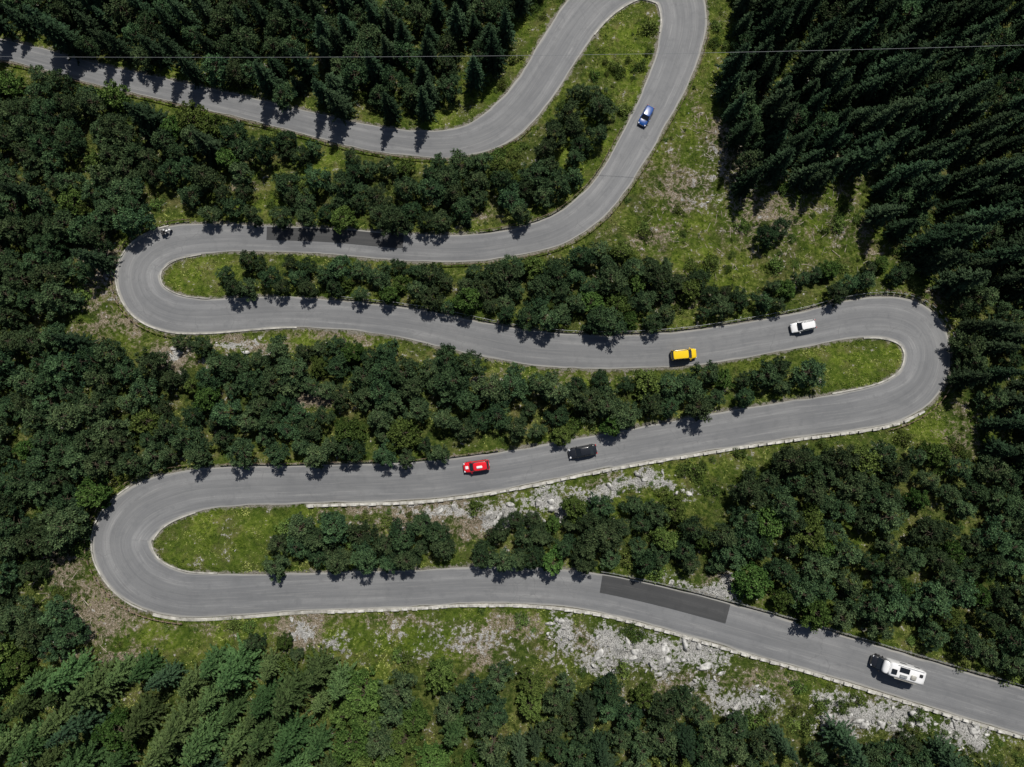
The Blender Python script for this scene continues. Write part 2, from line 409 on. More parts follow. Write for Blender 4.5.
# ------------------------------------------------------------------ tree prototypes
def leaf_quads(c, d, L, W):
    r = rng.normal(size=c.shape); s = np.cross(d, r); s /= (np.linalg.norm(s, axis=1)[:, None]+1e-6)
    L = L[:, None]; W = W[:, None]
    v = np.stack([c-d*L*.5, c+s*W*.5, c+d*L*.5, c-s*W*.5], 1)
    return v.reshape(-1, 3)
def limb(V, Fs, a, b, r0, r1, n=5):
    a = np.array(a, float); b = np.array(b, float); d = b-a; d /= np.linalg.norm(d)+1e-9
    h = np.array([1., 0, 0]) if abs(d[0]) < .8 else np.array([0, 1., 0])
    p = np.cross(d, h); p /= np.linalg.norm(p); q = np.cross(d, p); s = len(V)
    for c, r in ((a, r0), (b, r1)):
        for k in range(n):
            t = 2*math.pi*k/n; V.append(c+r*(p*math.cos(t)+q*math.sin(t)))
    for k in range(n): Fs.append((s+k, s+(k+1) % n, s+n+(k+1) % n, s+n+k))
def build_tree(name, wood, leafv, tint, mat):
    WV, WF = wood; WV = np.array(WV).reshape(-1, 3); nw = len(WV)
    nl = len(leafv)//4
    V = np.concatenate([WV, leafv]); LF = nw+np.arange(nl*4).reshape(-1, 4)
    Fa = np.concatenate([np.array(WF, int), LF])
    me = mesh_obj(name, V, Fa, [M_bark, mat], np.r_[np.zeros(len(WF)), np.ones(nl)], link=False)
    at = me.attributes.new('tint', 'FLOAT', 'POINT')
    at.data.foreach_set('value', np.r_[np.zeros(nw), np.repeat(tint, 4)].astype(np.float32))
    return me
def crown_tree(name, H, R, mat, nlimb, per, lw, crown0=.35, flat=.55):
    V = []; Fs = []; lean = rng.normal(size=2)*.25
    zs = np.linspace(0, H*.92, 6); tp = [np.array([lean[0]*(z/H)**1.5+rng.normal()*.05, lean[1]*(z/H)**1.5+rng.normal()*.05, z]) for z in zs]
    rr = np.linspace(.2, .04, 6)*H/8
    for k in range(5): limb(V, Fs, tp[k], tp[k+1], rr[k], rr[k+1], 7)
    cl = []
    lobes = rng.uniform(.6, 1.2, 7)
    for k in range(nlimb):
        t = crown0+(1-crown0)*((k+rng.random())/nlimb)
        ang = k*2.4+rng.normal()*.4
        lob = lobes[int((ang % (2*math.pi))/(2*math.pi)*7) % 7]
        prof = math.sqrt(max(.06, 1-((t-.42)/.6)**2))
        Ln = R*prof*lob*rng.uniform(.7, 1.12)
        zi = t*H*.92; base = np.array([np.interp(zi, zs, [q[0] for q in tp]), np.interp(zi, zs, [q[1] for q in tp]), zi-.25*Ln])
        end = base+np.array([math.cos(ang)*Ln, math.sin(ang)*Ln, .2*Ln+rng.normal()*.15])
        mid = (base+end)/2+np.array([0, 0, -.1*Ln])
        limb(V, Fs, base, mid, .05, .035, 4); limb(V, Fs, mid, end, .035, .012, 4)
        m_ = max(1, int(Ln/.7))
        for q in range(m_):
            f = 1-q/(m_+.3)*.75
            c = base+(end-base)*f+rng.normal(size=3)*np.array([.3, .3, .15])*(1 if q else .3)
            cl.append((c, rng.uniform(.3, .6)))
            if rng.random() < .6:
                a2 = ang+rng.choice([-1, 1])*rng.uniform(.25, .6)
                c2 = base+np.array([math.cos(a2)*Ln*f, math.sin(a2)*Ln*f, .2*Ln*f])
                cl.append((c2, rng.uniform(.26, .48)))
    cl.append((tp[-1]+np.array([0, 0, .15]), .4))
    C = []; Dr = []; Ti = []
    for c, r in cl:
        n = int(per*(r/.5)**2)+3
        o = rng.normal(size=(n, 3)); o /= np.linalg.norm(o, axis=1)[:, None]
        rad = rng.random(n)**.5
        off = o*rad[:, None]*r*1.15*np.array([1, 1, flat])
        C.append(c+off); d = o*.8+np.array([0, 0, .25])+rng.normal(size=(n, 3))*.45; d /= np.linalg.norm(d, axis=1)[:, None]; Dr.append(d)
        ti = np.clip(.1+.45*min(1, c[2]/H)+rng.normal()*.12+.4*o[:, 2]*rad+rng.normal(size=n)*.17, 0, 1); Ti.append(ti)  # sunlit tops painted in: tint rises with crown height and on clump upper sides
    C = np.concatenate(C); Dr = np.concatenate(Dr); Ti = np.concatenate(Ti); n = len(C)
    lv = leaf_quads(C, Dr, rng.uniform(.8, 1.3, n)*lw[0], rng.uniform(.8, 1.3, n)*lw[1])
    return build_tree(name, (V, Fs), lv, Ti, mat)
def spruce_tree(name, H, R, mat):
    V = []; Fs = []
    limb(V, Fs, (0, 0, 0), (0, 0, H*.5), .22, .13, 7); limb(V, Fs, (0, 0, H*.5), (0, 0, H), .13, .015, 6)
    C = []; Dr = []; L = []; W = []; Ti = []
    z = H*.12; ph = 0
    while z < H-.1:
        t = z/H; Lb = R*(1-t)**.7*rng.uniform(.85, 1.1)+.12; nb = int(6+3*(1-t)); ph += 1.1
        for k in range(nb):
            ang = ph+2*math.pi*k/nb+rng.normal()*.16; ln = Lb*rng.uniform(.65, 1.15)
            dirv = np.array([math.cos(ang), math.sin(ang), 0.]); perp = np.array([-dirv[1], dirv[0], 0.])
            zz = z+rng.normal()*.1; dro = -.3*(1-t)*ln
            pt = lambda s: dirv*ln*s+np.array([0, 0, zz+dro*s*s+.12*ln*max(0, s-.7)])
            limb(V, Fs, pt(0), pt(1), .03, .01, 3)
            m_ = max(4, int(ln/.18)); bt = rng.normal()*.12
            for q in range(m_):
                s = (q+.6)/m_
                for sd_ in (-1, 1):
                    tl = (.62*(1-s)+.18)*min(1, ln/1.6)*rng.uniform(.7, 1.2)
                    if s < .2: tl *= .6
                    d = dirv*.75+perp*sd_*.8+np.array([0, 0, -.22]); d /= np.linalg.norm(d)
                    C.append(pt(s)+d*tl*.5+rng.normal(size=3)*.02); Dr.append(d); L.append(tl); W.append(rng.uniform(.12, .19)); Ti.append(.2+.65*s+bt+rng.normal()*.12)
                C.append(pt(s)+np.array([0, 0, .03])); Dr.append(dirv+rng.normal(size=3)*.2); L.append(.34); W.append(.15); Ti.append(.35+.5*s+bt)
        z += rng.uniform(.36, .54)
    C = np.array(C); Dr = np.array(Dr); Dr /= np.linalg.norm(Dr, axis=1)[:, None]
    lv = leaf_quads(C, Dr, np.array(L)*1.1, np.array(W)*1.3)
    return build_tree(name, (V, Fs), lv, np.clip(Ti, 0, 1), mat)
PROTO = {'pine': [], 'spruce': [], 'fir': [], 'broad': [], 'bush': []}
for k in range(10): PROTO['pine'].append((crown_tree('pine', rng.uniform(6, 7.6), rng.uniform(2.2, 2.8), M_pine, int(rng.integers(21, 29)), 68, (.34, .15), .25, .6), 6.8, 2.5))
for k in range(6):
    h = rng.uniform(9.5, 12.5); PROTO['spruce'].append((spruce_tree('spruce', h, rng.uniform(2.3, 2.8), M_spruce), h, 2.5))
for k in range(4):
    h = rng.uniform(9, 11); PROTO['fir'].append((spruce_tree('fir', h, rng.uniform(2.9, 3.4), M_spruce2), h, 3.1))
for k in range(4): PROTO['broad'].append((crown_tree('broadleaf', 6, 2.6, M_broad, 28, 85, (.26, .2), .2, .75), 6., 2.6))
for k in range(4): PROTO['bush'].append((crown_tree('bush', 1.0, .85, M_bush, 8, 70, (.17, .12), .1, .6), 1.0, .85))
NAMES = {'pine': 'pine_tree', 'spruce': 'spruce_tree', 'fir': 'fir_tree', 'broad': 'broadleaf_tree', 'bush': 'bush'}

# ------------------------------------------------------------------ forest regions
def inpoly(u, v, poly):
    ins = False; n = len(poly); j = n-1
    for i in range(n):
        xi, yi = poly[i]; xj, yj = poly[j]
        if (yi > v) != (yj > v) and u < (xj-xi)*(v-yi)/(yj-yi)+xi: ins = not ins
        j = i
    return ins
REG = [
 ([(-90,-80),(560,-80),(560,-30),(530,0),(517,22),(498,55),(470,85),(440,103),(400,114),(340,112),(300,104),(260,94),(200,79),(130,62),(90,52),(0,32),(-90,14)], dict(spruce=.45, pine=.55), 3.2, (.75, 1.1)),
 ([(-90,50),(0,68),(60,80),(120,98),(185,112),(240,128),(268,150),(250,172),(215,180),(200,200),(215,220),(130,225),(105,245),(85,268),(58,300),(0,318),(-90,325)], dict(pine=.85, spruce=.06, broad=.09), 3.2, (.75, 1.1)),
 ([(275,118),(300,135),(318,150),(300,165),(275,150)], dict(pine=1), 3.2, (.5, .8)),
 ([(205,190),(250,190),(255,218),(210,222)], dict(pine=1), 3.1, (.6, .85)),
 ([(275,185),(360,170),(380,190),(400,222),(340,226),(280,220)], dict(pine=.9, broad=.1), 3.1, (.6, .95)),
 ([(345,150),(372,158),(372,172),(345,168)], dict(pine=1), 3.2, (.5, .7)),
 ([(385,160),(440,158),(505,165),(500,190),(470,205),(455,228),(400,226),(385,195)], dict(pine=.9, broad=.1), 3.1, (.65, 1.)),
 ([(528,165),(560,130),(575,90),(600,82),(606,110),(598,140),(575,175),(545,205),(515,222),(503,212)], dict(pine=1), 3.1, (.6, .95)),
 ([(222,262),(300,262),(400,266),(450,264),(500,262),(570,256),(620,243),(662,258),(700,275),(690,300),(660,322),(600,328),(500,318),(400,300),(300,290),(225,288)], dict(pine=.88, broad=.12), 2.9, (.55, 1.0)),
 ([(700,292),(760,290),(800,275),(870,262),(920,268),(890,286),(800,302),(700,318)], dict(pine=.8, broad=.2), 2.9, (.5, .8)),
 ([(178,330),(212,330),(215,350),(180,350)], dict(pine=1), 3.2, (.55, .7)),
 ([(195,365),(250,350),(330,345),(420,352),(500,368),(560,382),(620,374),(700,372),(790,364),(825,368),(800,386),(740,400),(700,412),(600,432),(500,446),(430,458),(300,463),(230,460),(150,472),(140,440)], dict(pine=.92, broad=.08), 3.15, (.6, 1.05)),
 ([(-90,345),(0,335),(60,335),(100,350),(148,362),(160,375),(195,368),(160,470),(120,490),(90,505),(62,540),(45,570),(0,600),(-90,620)], dict(pine=.87, spruce=.05, broad=.08), 3.3, (.8, 1.15)),
 ([(268,545),(300,518),(360,528),(445,520),(452,560),(380,572),(300,588),(265,580)], dict(pine=.95, broad=.05), 2.95, (.65, 1.05)),
 ([(460,545),(510,522),(600,502),(690,512),(738,540),(725,570),(640,566),(560,570),(470,568)], dict(pine=.92, broad=.08), 2.95, (.55, 1.0)),
 ([(735,500),(780,465),(850,448),(960,455),(1024,470),(1120,480),(1120,690),(1100,690),(960,650),(900,632),(800,610),(740,585)], dict(pine=.82, broad=.18), 3.2, (.65, 1.1)),
 ([(955,300),(1024,290),(1120,280),(1120,480),(1024,470),(995,440),(985,400),(968,370)], dict(pine=.5, spruce=.5), 3.3, (.7, .95)),
 ([(750,-80),(1120,-80),(1120,290),(1024,295),(955,295),(935,250),(885,215),(890,185),(850,150),(840,185),(790,178),(750,182),(738,150),(732,115),(718,90),(738,40)], dict(spruce=.85, pine=.15), 3.1, (.7, 1.2)),
 ([(765,210),(788,210),(788,238),(765,238)], dict(pine=1), 3.5, (.6, .8)),
 ([(-90,620),(0,610),(50,612),(75,640),(60,665),(0,680),(-90,690)], dict(pine=.8, broad=.2), 3.3, (.8, 1.05)),
 ([(-90,680),(70,670),(150,668),(200,665),(330,672),(330,830),(-90,830)], dict(fir=.85, spruce=.1, broad=.05), 3.7, (.65, 1.2)),
 ([(330,668),(470,672),(500,700),(500,830),(330,830)], dict(broad=.5, pine=.4, fir=.1), 3.5, (.8, 1.15)),
 ([(480,674),(560,674),(640,692),(700,696),(740,725),(800,745),(900,745),(1000,775),(1120,830),(500,830)], dict(pine=.75, spruce=.15, broad=.1), 3.3, (.65, 1.0)),
 ([(235,640),(330,648),(330,675),(235,675)], dict(broad=.4, pine=.6), 3.3, (.4, .65)),
 ([(600,-80),(750,-80),(738,-50),(600,-60)], dict(spruce=.8, pine=.2), 3.5, (.7, 1.)),
]
placed = {}
def ok_space(x, y, r):
    cx, cy = int(x//4), int(y//4)
    for i in range(cx-1, cx+2):
        for j in range(cy-1, cy+2):
            for (a, b, q) in placed.get((i, j), ()):
                if (a-x)**2+(b-y)**2 < ((r+q)/2)**2: return False
    return True
CARS = [(476.5,465.5),(582,451),(683,354.5),(801,326.5),(645,118),(892,664.5),(169,233)]
carw = [tuple(map(float, P(*c))) for c in CARS]
inst = []
for poly, mix, sp, sc in REG:
    us = [p[0] for p in poly]; vs = [p[1] for p in poly]
    area = abs((max(us)-min(us))*(max(vs)-min(vs)))*.174**2
    ntry = int(area/(sp*sp)*10)+30
    kinds = list(mix); wts = list(mix.values())
    uu = np.random.default_rng(len(inst)+3).uniform([min(us), min(vs)], [max(us), max(vs)], (ntry, 2))
    C = []
    for u, v in uu:
        if not inpoly(u, v, poly): continue
        k = random.choices(kinds, wts)[0]; me, h, r = random.choice(PROTO[k])
        s = random.uniform(*sc)
        if k == 'spruce' and random.random() < .15: s *= .65
        C.append((u, v, k, me, h*s, r*s, s))
    if not C: continue
    ua = np.array([c[0] for c in C]); va = np.array([c[1] for c in C]); hh = np.array([c[4] for c in C])
    bx, by = P(ua, va, hh*.5); ap, bp = P(ua, va)
    d1, j1 = road_near(bx, by); d2, j2 = road_near(ap, bp)
    shx = bx-sd.x/sd.z*hh*.8; shy = by-sd.y/sd.z*hh*.8
    d3, j3 = road_near(shx, shy)
    for k, c in enumerate(C):
        rr = c[5]
        if d1[k]-RW[j1[k]] < max(1.1, .48*rr) or d2[k]-RW[j2[k]] < .56*rr: continue
        deep = RW[j3[k]]-d3[k]
        if deep > 1.7 and random.random() < .65: continue
        if any(math.hypot(shx[k]-a, shy[k]-b) < 4.6 for a, b in carw): continue
        spp = sp*(.5+.5*c[6])
        if not ok_space(bx[k], by[k], spp): continue
        placed.setdefault((int(bx[k]//4), int(by[k]//4)), []).append((bx[k], by[k], spp))
        inst.append((bx[k], by[k], c[2], c[3], c[6]))
print('trees', len(inst))
nb = 9000
ub = rng.uniform([-20, -10], [1044, 780], (nb, 2)); bx, by = P(ub[:, 0], ub[:, 1])
zb, eb, jb = height(bx, by, True)
dens = fbm(bx, by, 6, 77, 3)
L_, D_, R_, _ = masks(bx, by, eb)
cnt = 0
for k in range(nb):
    if eb[k] < 1.3: continue
    u, v = ub[k]
    if (u < 260 and 500 < v < 575 and u > 140) or (155 < u < 235 and 250 < v < 300) or (u > 815 and 335 < v < 395 and u < 915): continue
    if dens[k] < .5+.2*D_[k] or random.random() < .3: continue
    if not ok_space(bx[k], by[k], 1.1): continue
    placed.setdefault((int(bx[k]//4), int(by[k]//4)), []).append((bx[k], by[k], .8))
    me, h, r = random.choice(PROTO['bush']); inst.append((bx[k], by[k], 'bush', me, .3+1.2*random.random()**2)); cnt += 1
print('bushes', cnt)
zz = height(np.array([i[0] for i in inst]), np.array([i[1] for i in inst]))
for (x, y, k, me, s), z in zip(inst, zz):
    o = bpy.data.objects.new(NAMES[k], me); COL.objects.link(o)
    o.location = (x, y, z-.1); o.rotation_euler = (random.gauss(0, .05), random.gauss(0, .05), random.uniform(0, 6.28))
    w = s*random.uniform(.9, 1.18); o.scale = (w, w, s)

# ------------------------------------------------------------------ grass mass
ng = 120000
ug = rng.uniform([-20, -10], [1044, 777], (ng, 2)); gx, gy = P(ug[:, 0], ug[:, 1])
gz, ge, gj = height(gx, gy, True); gl, gd, gr, _ = masks(gx, gy, ge)
keep = (ge > .3) & (rng.random(ng) > np.clip(gd*.8+gr*1.15, 0, .98)) & (fbm(gx, gy, 1.6, 55, 3) > .45)
gx, gy, gz, gl, gd = gx[keep], gy[keep], gz[keep], gl[keep], gd[keep]; n = len(gx)
C = []; Dr = []; Ti = []
cl_ = (fbm(gx, gy, 2.2, 66, 3)-.5)*2.6+(fbm(gx, gy, 12, 68, 3)-.5)*1.4
for k in range(3):
    d = rng.normal(size=(n, 3))*np.array([.8, .8, .2])+np.array([0, 0, .55]); d /= np.linalg.norm(d, axis=1)[:, None]
    C.append(np.stack([gx, gy, gz+.03], -1)+d*.12+rng.normal(size=(n, 3))*np.array([.09, .09, 0])); Dr.append(d)
    Ti.append(np.clip(.2+gl*.28+cl_+gd*.15+rng.normal(size=n)*.15, 0, 1))
C = np.concatenate(C); Dr = np.concatenate(Dr); Ti = np.concatenate(Ti)
gv = leaf_quads(C, Dr, rng.uniform(.18, .42, len(C)), rng.uniform(.07, .16, len(C)))
go = mesh_obj('grass', gv, np.arange(len(gv)).reshape(-1, 4), [M_grassb])
at = go.data.attributes.new('tint', 'FLOAT', 'POINT'); at.data.foreach_set('value', np.repeat(Ti, 4).astype(np.float32))

# ------------------------------------------------------------------ rocks
import bmesh
bm = bmesh.new(); bmesh.ops.create_icosphere(bm, subdivisions=2, radius=1)
iv = np.array([v.co[:] for v in bm.verts]); ifc = np.array([[v.index for v in f.verts] for f in bm.faces]); bm.free()
nr = 24000
ur = rng.uniform([-20, -20], [1044, 787], (nr, 2)); x_, y_ = P(ur[:, 0], ur[:, 1])
z_, e_, _ = height(x_, y_, True); l_, d_, r_, _ = masks(x_, y_, e_)
pr = np.clip(r_*1.1-.15, 0, 1)*.9+d_*.09+.003
kp = (rng.random(nr) < pr) & (e_ > .7)
RV = []; RF = []
for x, y, z, rk in zip(x_[kp], y_[kp], z_[kp], r_[kp]):
    s = (.1+rng.random()**4*(.12+1.1*rk))
    p = iv.copy()
    for q in range(6):
        nn_ = rng.normal(size=3); nn_ /= np.linalg.norm(nn_); dd = rng.uniform(.25, .7); pr_ = p@nn_
        p = p-np.outer(np.clip(pr_-dd, 0, None), nn_)
    p += rng.normal(size=p.shape)*.06
    p = p*np.array([rng.uniform(.7, 1.7), rng.uniform(.5, 1.1), rng.uniform(.4, .9)])*s
    a = rng.uniform(0, 6.28); ca_, sa_ = math.cos(a), math.sin(a)
    p = np.stack([p[:, 0]*ca_-p[:, 1]*sa_, p[:, 0]*sa_+p[:, 1]*ca_, p[:, 2]], -1)+np.array([x, y, z+.1*rk+.03])
    RF.append(ifc+len(RV)*len(iv)); RV.append(p)
mesh_obj('rocks', np.concatenate(RV), np.concatenate(RF), [M_rock])
print('rocks', len(RV))
V = []; Fs = []
for k in range(520):
    u, v = (random.gauss(760, 65), random.gauss(185, 55)) if k < 440 else (random.gauss(90, 30), random.gauss(600, 45))
    x, y = P(u, v); d, j = road_near(x, y)
    if d[0]-RW[j[0]] < 2.5: continue
    a = random.uniform(0, 6.28); L = random.uniform(.4, 2.0)
    dx, dy = math.cos(a)*L/2, math.sin(a)*L/2
    hz = height(np.array([x-dx, x+dx]), np.array([y-dy, y+dy])); r = random.uniform(.02, .06)
    limb(V, Fs, (x-dx, y-dy, hz[0]+.08), (x+dx, y+dy, hz[1]+.08), r, r*.7, 6)
mesh_obj('fallen_logs', V, Fs, [M_log])

# ------------------------------------------------------------------ power line
V = []; Fs = []; hh = 22.
pl = []
for u, v in ((-400, 52), (0, 54.5), (256, 56), (512, 56.5), (768, 53), (1024, 46), (1400, 30)):
    x, y = P(u, v, hh); pl.append((float(x), float(y), float(zplane(y))+hh))
pl = np.array(pl); xs = np.linspace(pl[0, 0], pl[-1, 0], 60)
cy = np.polyfit(pl[:, 0], pl[:, 1], 2); cz = np.polyfit(pl[:, 0], pl[:, 2], 2)
q = np.stack([xs, np.polyval(cy, xs), np.polyval(cz, xs)], -1)
for k in range(59): limb(V, Fs, q[k], q[k+1], .024, .024, 6)
mesh_obj('power_line', V, Fs, [M_cable], smooth=True)

# ------------------------------------------------------------------ vehicles
def paint(name, c, rough=.25): return simple_mat(name, c, rough, 0., .9, var=.04)
M_glass = simple_mat('tinted_glass', (.012, .014, .017), .06, 0, .6)
M_tyre = simple_mat('tyre_rubber', (.02, .02, .02), .85)
M_rim = simple_mat('alloy', (.5, .5, .52), .3, .9)
M_black = simple_mat('black_plastic', (.02, .02, .022), .5)
M_lamp = simple_mat('headlamp', (.75, .77, .8), .1, .2, .8)
M_tail = simple_mat('tail_lamp', (.45, .01, .01), .2, 0, .8)
def hull(name, st, mat, parent, sub=1):
    V = []; Fs = []
    for (x, w, z0, z1) in st:
        h = z1-z0; c0 = min(.12, .3*h); c1 = min(.07, .3*h)
        for (a, b) in ((-.8, z0), (-1, z0+c0), (-1.0, z0+.55*h), (-.95, z1-c1), (-.8, z1), (0, z1+.03), (.8, z1), (.95, z1-c1), (1, z0+.55*h), (1, z0+c0), (.8, z0)):
            V.append((x, a*w, b))
    n = 11
    for k in range(len(st)-1):
        for m_ in range(n):
            a = k*n+m_; b = k*n+(m_+1) % n; Fs.append((a, b, b+n, a+n))
    Fs.append(tuple(range(n))[::-1]); Fs.append(tuple((len(st)-1)*n+i for i in range(n)))
    o = mesh_obj(name, V, Fs, [mat], smooth=True, parent=parent)
    b2 = bmesh.new(); b2.from_mesh(o.data); bmesh.ops.recalc_face_normals(b2, faces=b2.faces); b2.to_mesh(o.data); b2.free()
    if sub: m_ = o.modifiers.new('s', 'SUBSURF'); m_.levels = sub; m_.render_levels = sub
    return o
def boxp(name, c, s, mat, parent, bev=.02, rot=None):
    b2 = bmesh.new(); bmesh.ops.create_cube(b2, size=1)
    bmesh.ops.scale(b2, vec=s, verts=b2.verts)
    bmesh.ops.bevel(b2, geom=b2.edges[:], offset=min(bev, min(s)*.4), segments=2, affect='EDGES')
    me = bpy.data.meshes.new(name); b2.to_mesh(me); b2.free(); me.materials.append(mat)
    o = bpy.data.objects.new(name, me); COL.objects.link(o); o.parent = parent; o.location = c
    if rot: o.rotation_euler = rot
    return o
def wheel(name, x, y, r, w, parent):
    b2 = bmesh.new()
    bmesh.ops.create_cone(b2, cap_ends=True, segments=24, radius1=r, radius2=r, depth=w)
    bmesh.ops.bevel(b2, geom=[e for e in b2.edges if abs(e.verts[0].co.z-e.verts[1].co.z) < 1e-4], offset=.03, segments=2, affect='EDGES')
    me = bpy.data.meshes.new(name); b2.to_mesh(me); b2.free(); me.materials.append(M_tyre)
    o = bpy.data.objects.new(name, me); COL.objects.link(o); o.parent = parent; o.location = (x, y, r); o.rotation_euler = (math.pi/2, 0, 0)
    b2 = bmesh.new(); bmesh.ops.create_cone(b2, cap_ends=True, segments=16, radius1=r*.62, radius2=r*.55, depth=w+.02)
    me = bpy.data.meshes.new('hub'); b2.to_mesh(me); b2.free(); me.materials.append(M_rim)
    h = bpy.data.objects.new('hub', me); COL.objects.link(h); h.parent = parent; h.location = (x, y, r); h.rotation_euler = (math.pi/2, 0, 0)
def frustum(base, top):
    r = []
    for x0, x1, hw, z in (base, top): r += [(x0, -hw, z), (x1, -hw, z), (x1, hw, z), (x0, hw, z)]
    return r
def place(parent, u, v, direction, dh=0.):
    x, y = P(u, v); d, j = road_near(x, y); j = int(j[0])
    t = Vector((T[j][0], T[j][1], (RZ[j+1]-RZ[j-1])/1.6))*direction; t.normalize()
    up = Vector((0, 0, 1)); side = up.cross(t); side.normalize(); up = t.cross(side)
    m_ = Matrix((t, side, up)).transposed().to_4x4()
    parent.matrix_world = Matrix.Translation((float(x), float(y), float(RZ[j])+.045+dh)) @ m_
def car(name, u, v, direction, mat, L=4.4, W=1.8, style='hatch', stripes=None, rack=False):
    e = bpy.data.objects.new(name, None); COL.objects.link(e)
    h = L/2; w = W/2
    if style == 'van':
        st = [(h, w*.75, .32, .62), (h-.12, w*.88, .24, .85), (h-.55, w*.96, .2, 1.0), (h-1.1, w, .2, 1.08), (0, w, .2, 1.1), (-h+.6, w, .2, 1.1), (-h+.12, w*.96, .22, 1.08), (-h, w*.9, .3, 1.0)]
        gb = (-h+.06, h-1.0, w*.95, 1.05); gt = (-h+.22, h-1.75, w*.82, 1.8)
    elif style == 'sedan':
        st = [(h, w*.68, .3, .55), (h-.13, w*.86, .22, .7), (h-.55, w*.97, .2, .8), (h-1.25, w, .2, .9), (0, w, .2, .95), (-h+.9, w, .2, .97), (-h+.4, w*.97, .22, .95), (-h+.1, w*.88, .25, .88), (-h, w*.76, .32, .7)]
        gb = (-h+.55, h-1.2, w*.88, .9); gt = (-h+1.25, h-2.0, w*.68, 1.42)
    else:
        st = [(h, w*.7, .3, .58), (h-.13, w*.87, .22, .74), (h-.5, w*.97, .2, .86), (h-1.1, w, .2, .96), (0, w, .2, 1.0), (-h+.5, w, .2, 1.02), (-h+.12, w*.93, .23, .98), (-h, w*.82, .32, .85)]
        gb = (-h+.12, h-1.1, w*.88, .96); gt = (-h+.5, h-1.75, w*.73, 1.48)
    hull('body', st, mat, e)
    fv = frustum(gb, gt); A = [(0, 1, 5, 4), (1, 2, 6, 5), (2, 3, 7, 6), (3, 0, 4, 7), (4, 5, 6, 7)]
    mesh_obj('windows', fv, A, [M_glass], parent=e)
    V = []; Fs = []
    for a, b in ((0, 4), (1, 5), (2, 6), (3, 7)): limb(V, Fs, fv[a], fv[b], .06, .055, 6)
    for fx in ((.5,) if style != 'van' else (.33, .66)):
        for s_ in (0, 3):
            s1 = 1 if s_ == 0 else 2
            pa = np.array(fv[s_])*(1-fx)+np.array(fv[s1])*fx; pb = np.array(fv[s_+4])*(1-fx)+np.array(fv[s1+4])*fx
            limb(V, Fs, pa, pb, .045, .04, 6)
    mesh_obj('pillars', V, Fs, [mat], parent=e, smooth=True)
    rx0, rx1, rw_, rz = gt
    hull('roof', [(rx1+.08, rw_*.9, rz-.05, rz), (rx1-.1, rw_*1.04, rz-.05, rz+.03), ((rx0+rx1)/2, rw_*1.06, rz-.05, rz+.05), (rx0+.1, rw_*1.04, rz-.05, rz+.03), (rx0-.08, rw_*.92, rz-.05, rz)], mat, e)
    for sx in (-1, 1):
        boxp('headlamp', (h-.2, sx*w*.7, .7), (.26, .3, .14), M_lamp, e, .04, (0, .35, -sx*.35))
        boxp('tail_lamp', (-h+.08, sx*w*.76, .85), (.14, .24, .2), M_tail, e, .03)
        boxp('mirror', (gb[1]-.25, sx*(w+.1), gb[3]+.05), (.14, .22, .13), mat, e, .04)
        boxp('sill', (0, sx*w*.97, .24), (L*.55, .06, .1), M_black, e)
        boxp('door_handle', (-.1, sx*(w*.99), .82), (.18, .03, .03), M_black, e, .008)
        for wx in (h-.82, -h+.78): wheel('wheel', wx, sx*(w-.1), .32, .22, e)
    boxp('front_bumper', (h-.02, 0, .36), (.12, W*.66, .16), M_black, e, .04)
    boxp('rear_bumper', (-h+.0, 0, .4), (.12, W*.72, .14), M_black, e, .04)
    boxp('grille', (h-.04, 0, .56), (.08, W*.4, .1), M_black, e, .02)
    boxp('windscreen_wipers', (gb[1]+.03, 0, gb[3]+.03), (.05, W*.55, .02), M_black, e, .005)
    boxp('number_plate', (-h-.04, 0, .62), (.03, .5, .11), M_lamp, e, .005)
    if stripes:
        boxp('roof_box', ((rx0+rx1)/2+.1, .12, rz+.16), (.95, .4, .18), stripes, e, .06)
        boxp('bonnet_decal', (h-.62, .0, .955), (.5, .5, .03), stripes, e, .01, (0, .14, 0))
    if rack:
        for sy in (-1, 1): boxp('roof_rail', ((rx0+rx1)/2, sy*rw_*.92, rz+.1), ((rx1-rx0)*.8, .04, .05), M_black, e, .01)
    place(e, u, v, direction)
    return e
M_red = paint('red_paint', (.62, .01, .018)); M_white = paint('white_paint', (.72, .72, .72)); M_bk = paint('black_paint', (.012, .013, .016))
M_yel = paint('yellow_paint', (.75, .5, .005)); M_blue = paint('blue_paint', (.01, .06, .24))
car('car', 476.5, 465.5, 1, M_red, 4.4, 1.8, 'hatch', stripes=M_white)
car('car', 582, 451, 1, M_bk, 4.8, 1.85, 'sedan')
car('van', 683, 354.5, 1, M_yel, 4.5, 1.85, 'van', rack=True)
car('car', 801, 326.5, -1, M_white, 4.5, 1.8, 'hatch', rack=True)
car('car', 645, 118, 1, M_blue, 4.2, 1.8, 'hatch')

e = bpy.data.objects.new('motorhome', None); COL.objects.link(e)
hull('living_body', [(1.9, 1.08, .45, 2.75), (1.75, 1.15, .4, 2.9), (0, 1.16, .4, 2.92), (-3.6, 1.16, .4, 2.92), (-3.75, 1.1, .45, 2.8)], M_white, e)
hull('overcab', [(2.75, .85, 1.95, 2.35), (2.5, 1.0, 1.9, 2.65), (1.8, 1.1, 1.9, 2.85)], M_white, e)
hull('cab_body', [(3.9, .72, .35, .75), (3.75, .88, .28, 1.0), (3.2, .97, .25, 1.2), (2.6, 1.0, .25, 1.35), (1.7, 1.0, .25, 1.4)], M_bk, e)
mesh_obj('windscreen', frustum((1.7, 3.15, .93, 1.25), (1.7, 2.45, .8, 2.05)), [(0, 1, 5, 4), (1, 2, 6, 5), (2, 3, 7, 6), (3, 0, 4, 7), (4, 5, 6, 7)], [M_glass], parent=e)
boxp('roof_vent', (1.2, .2, 3.0), (.8, .8, .14), M_glass, e, .04)
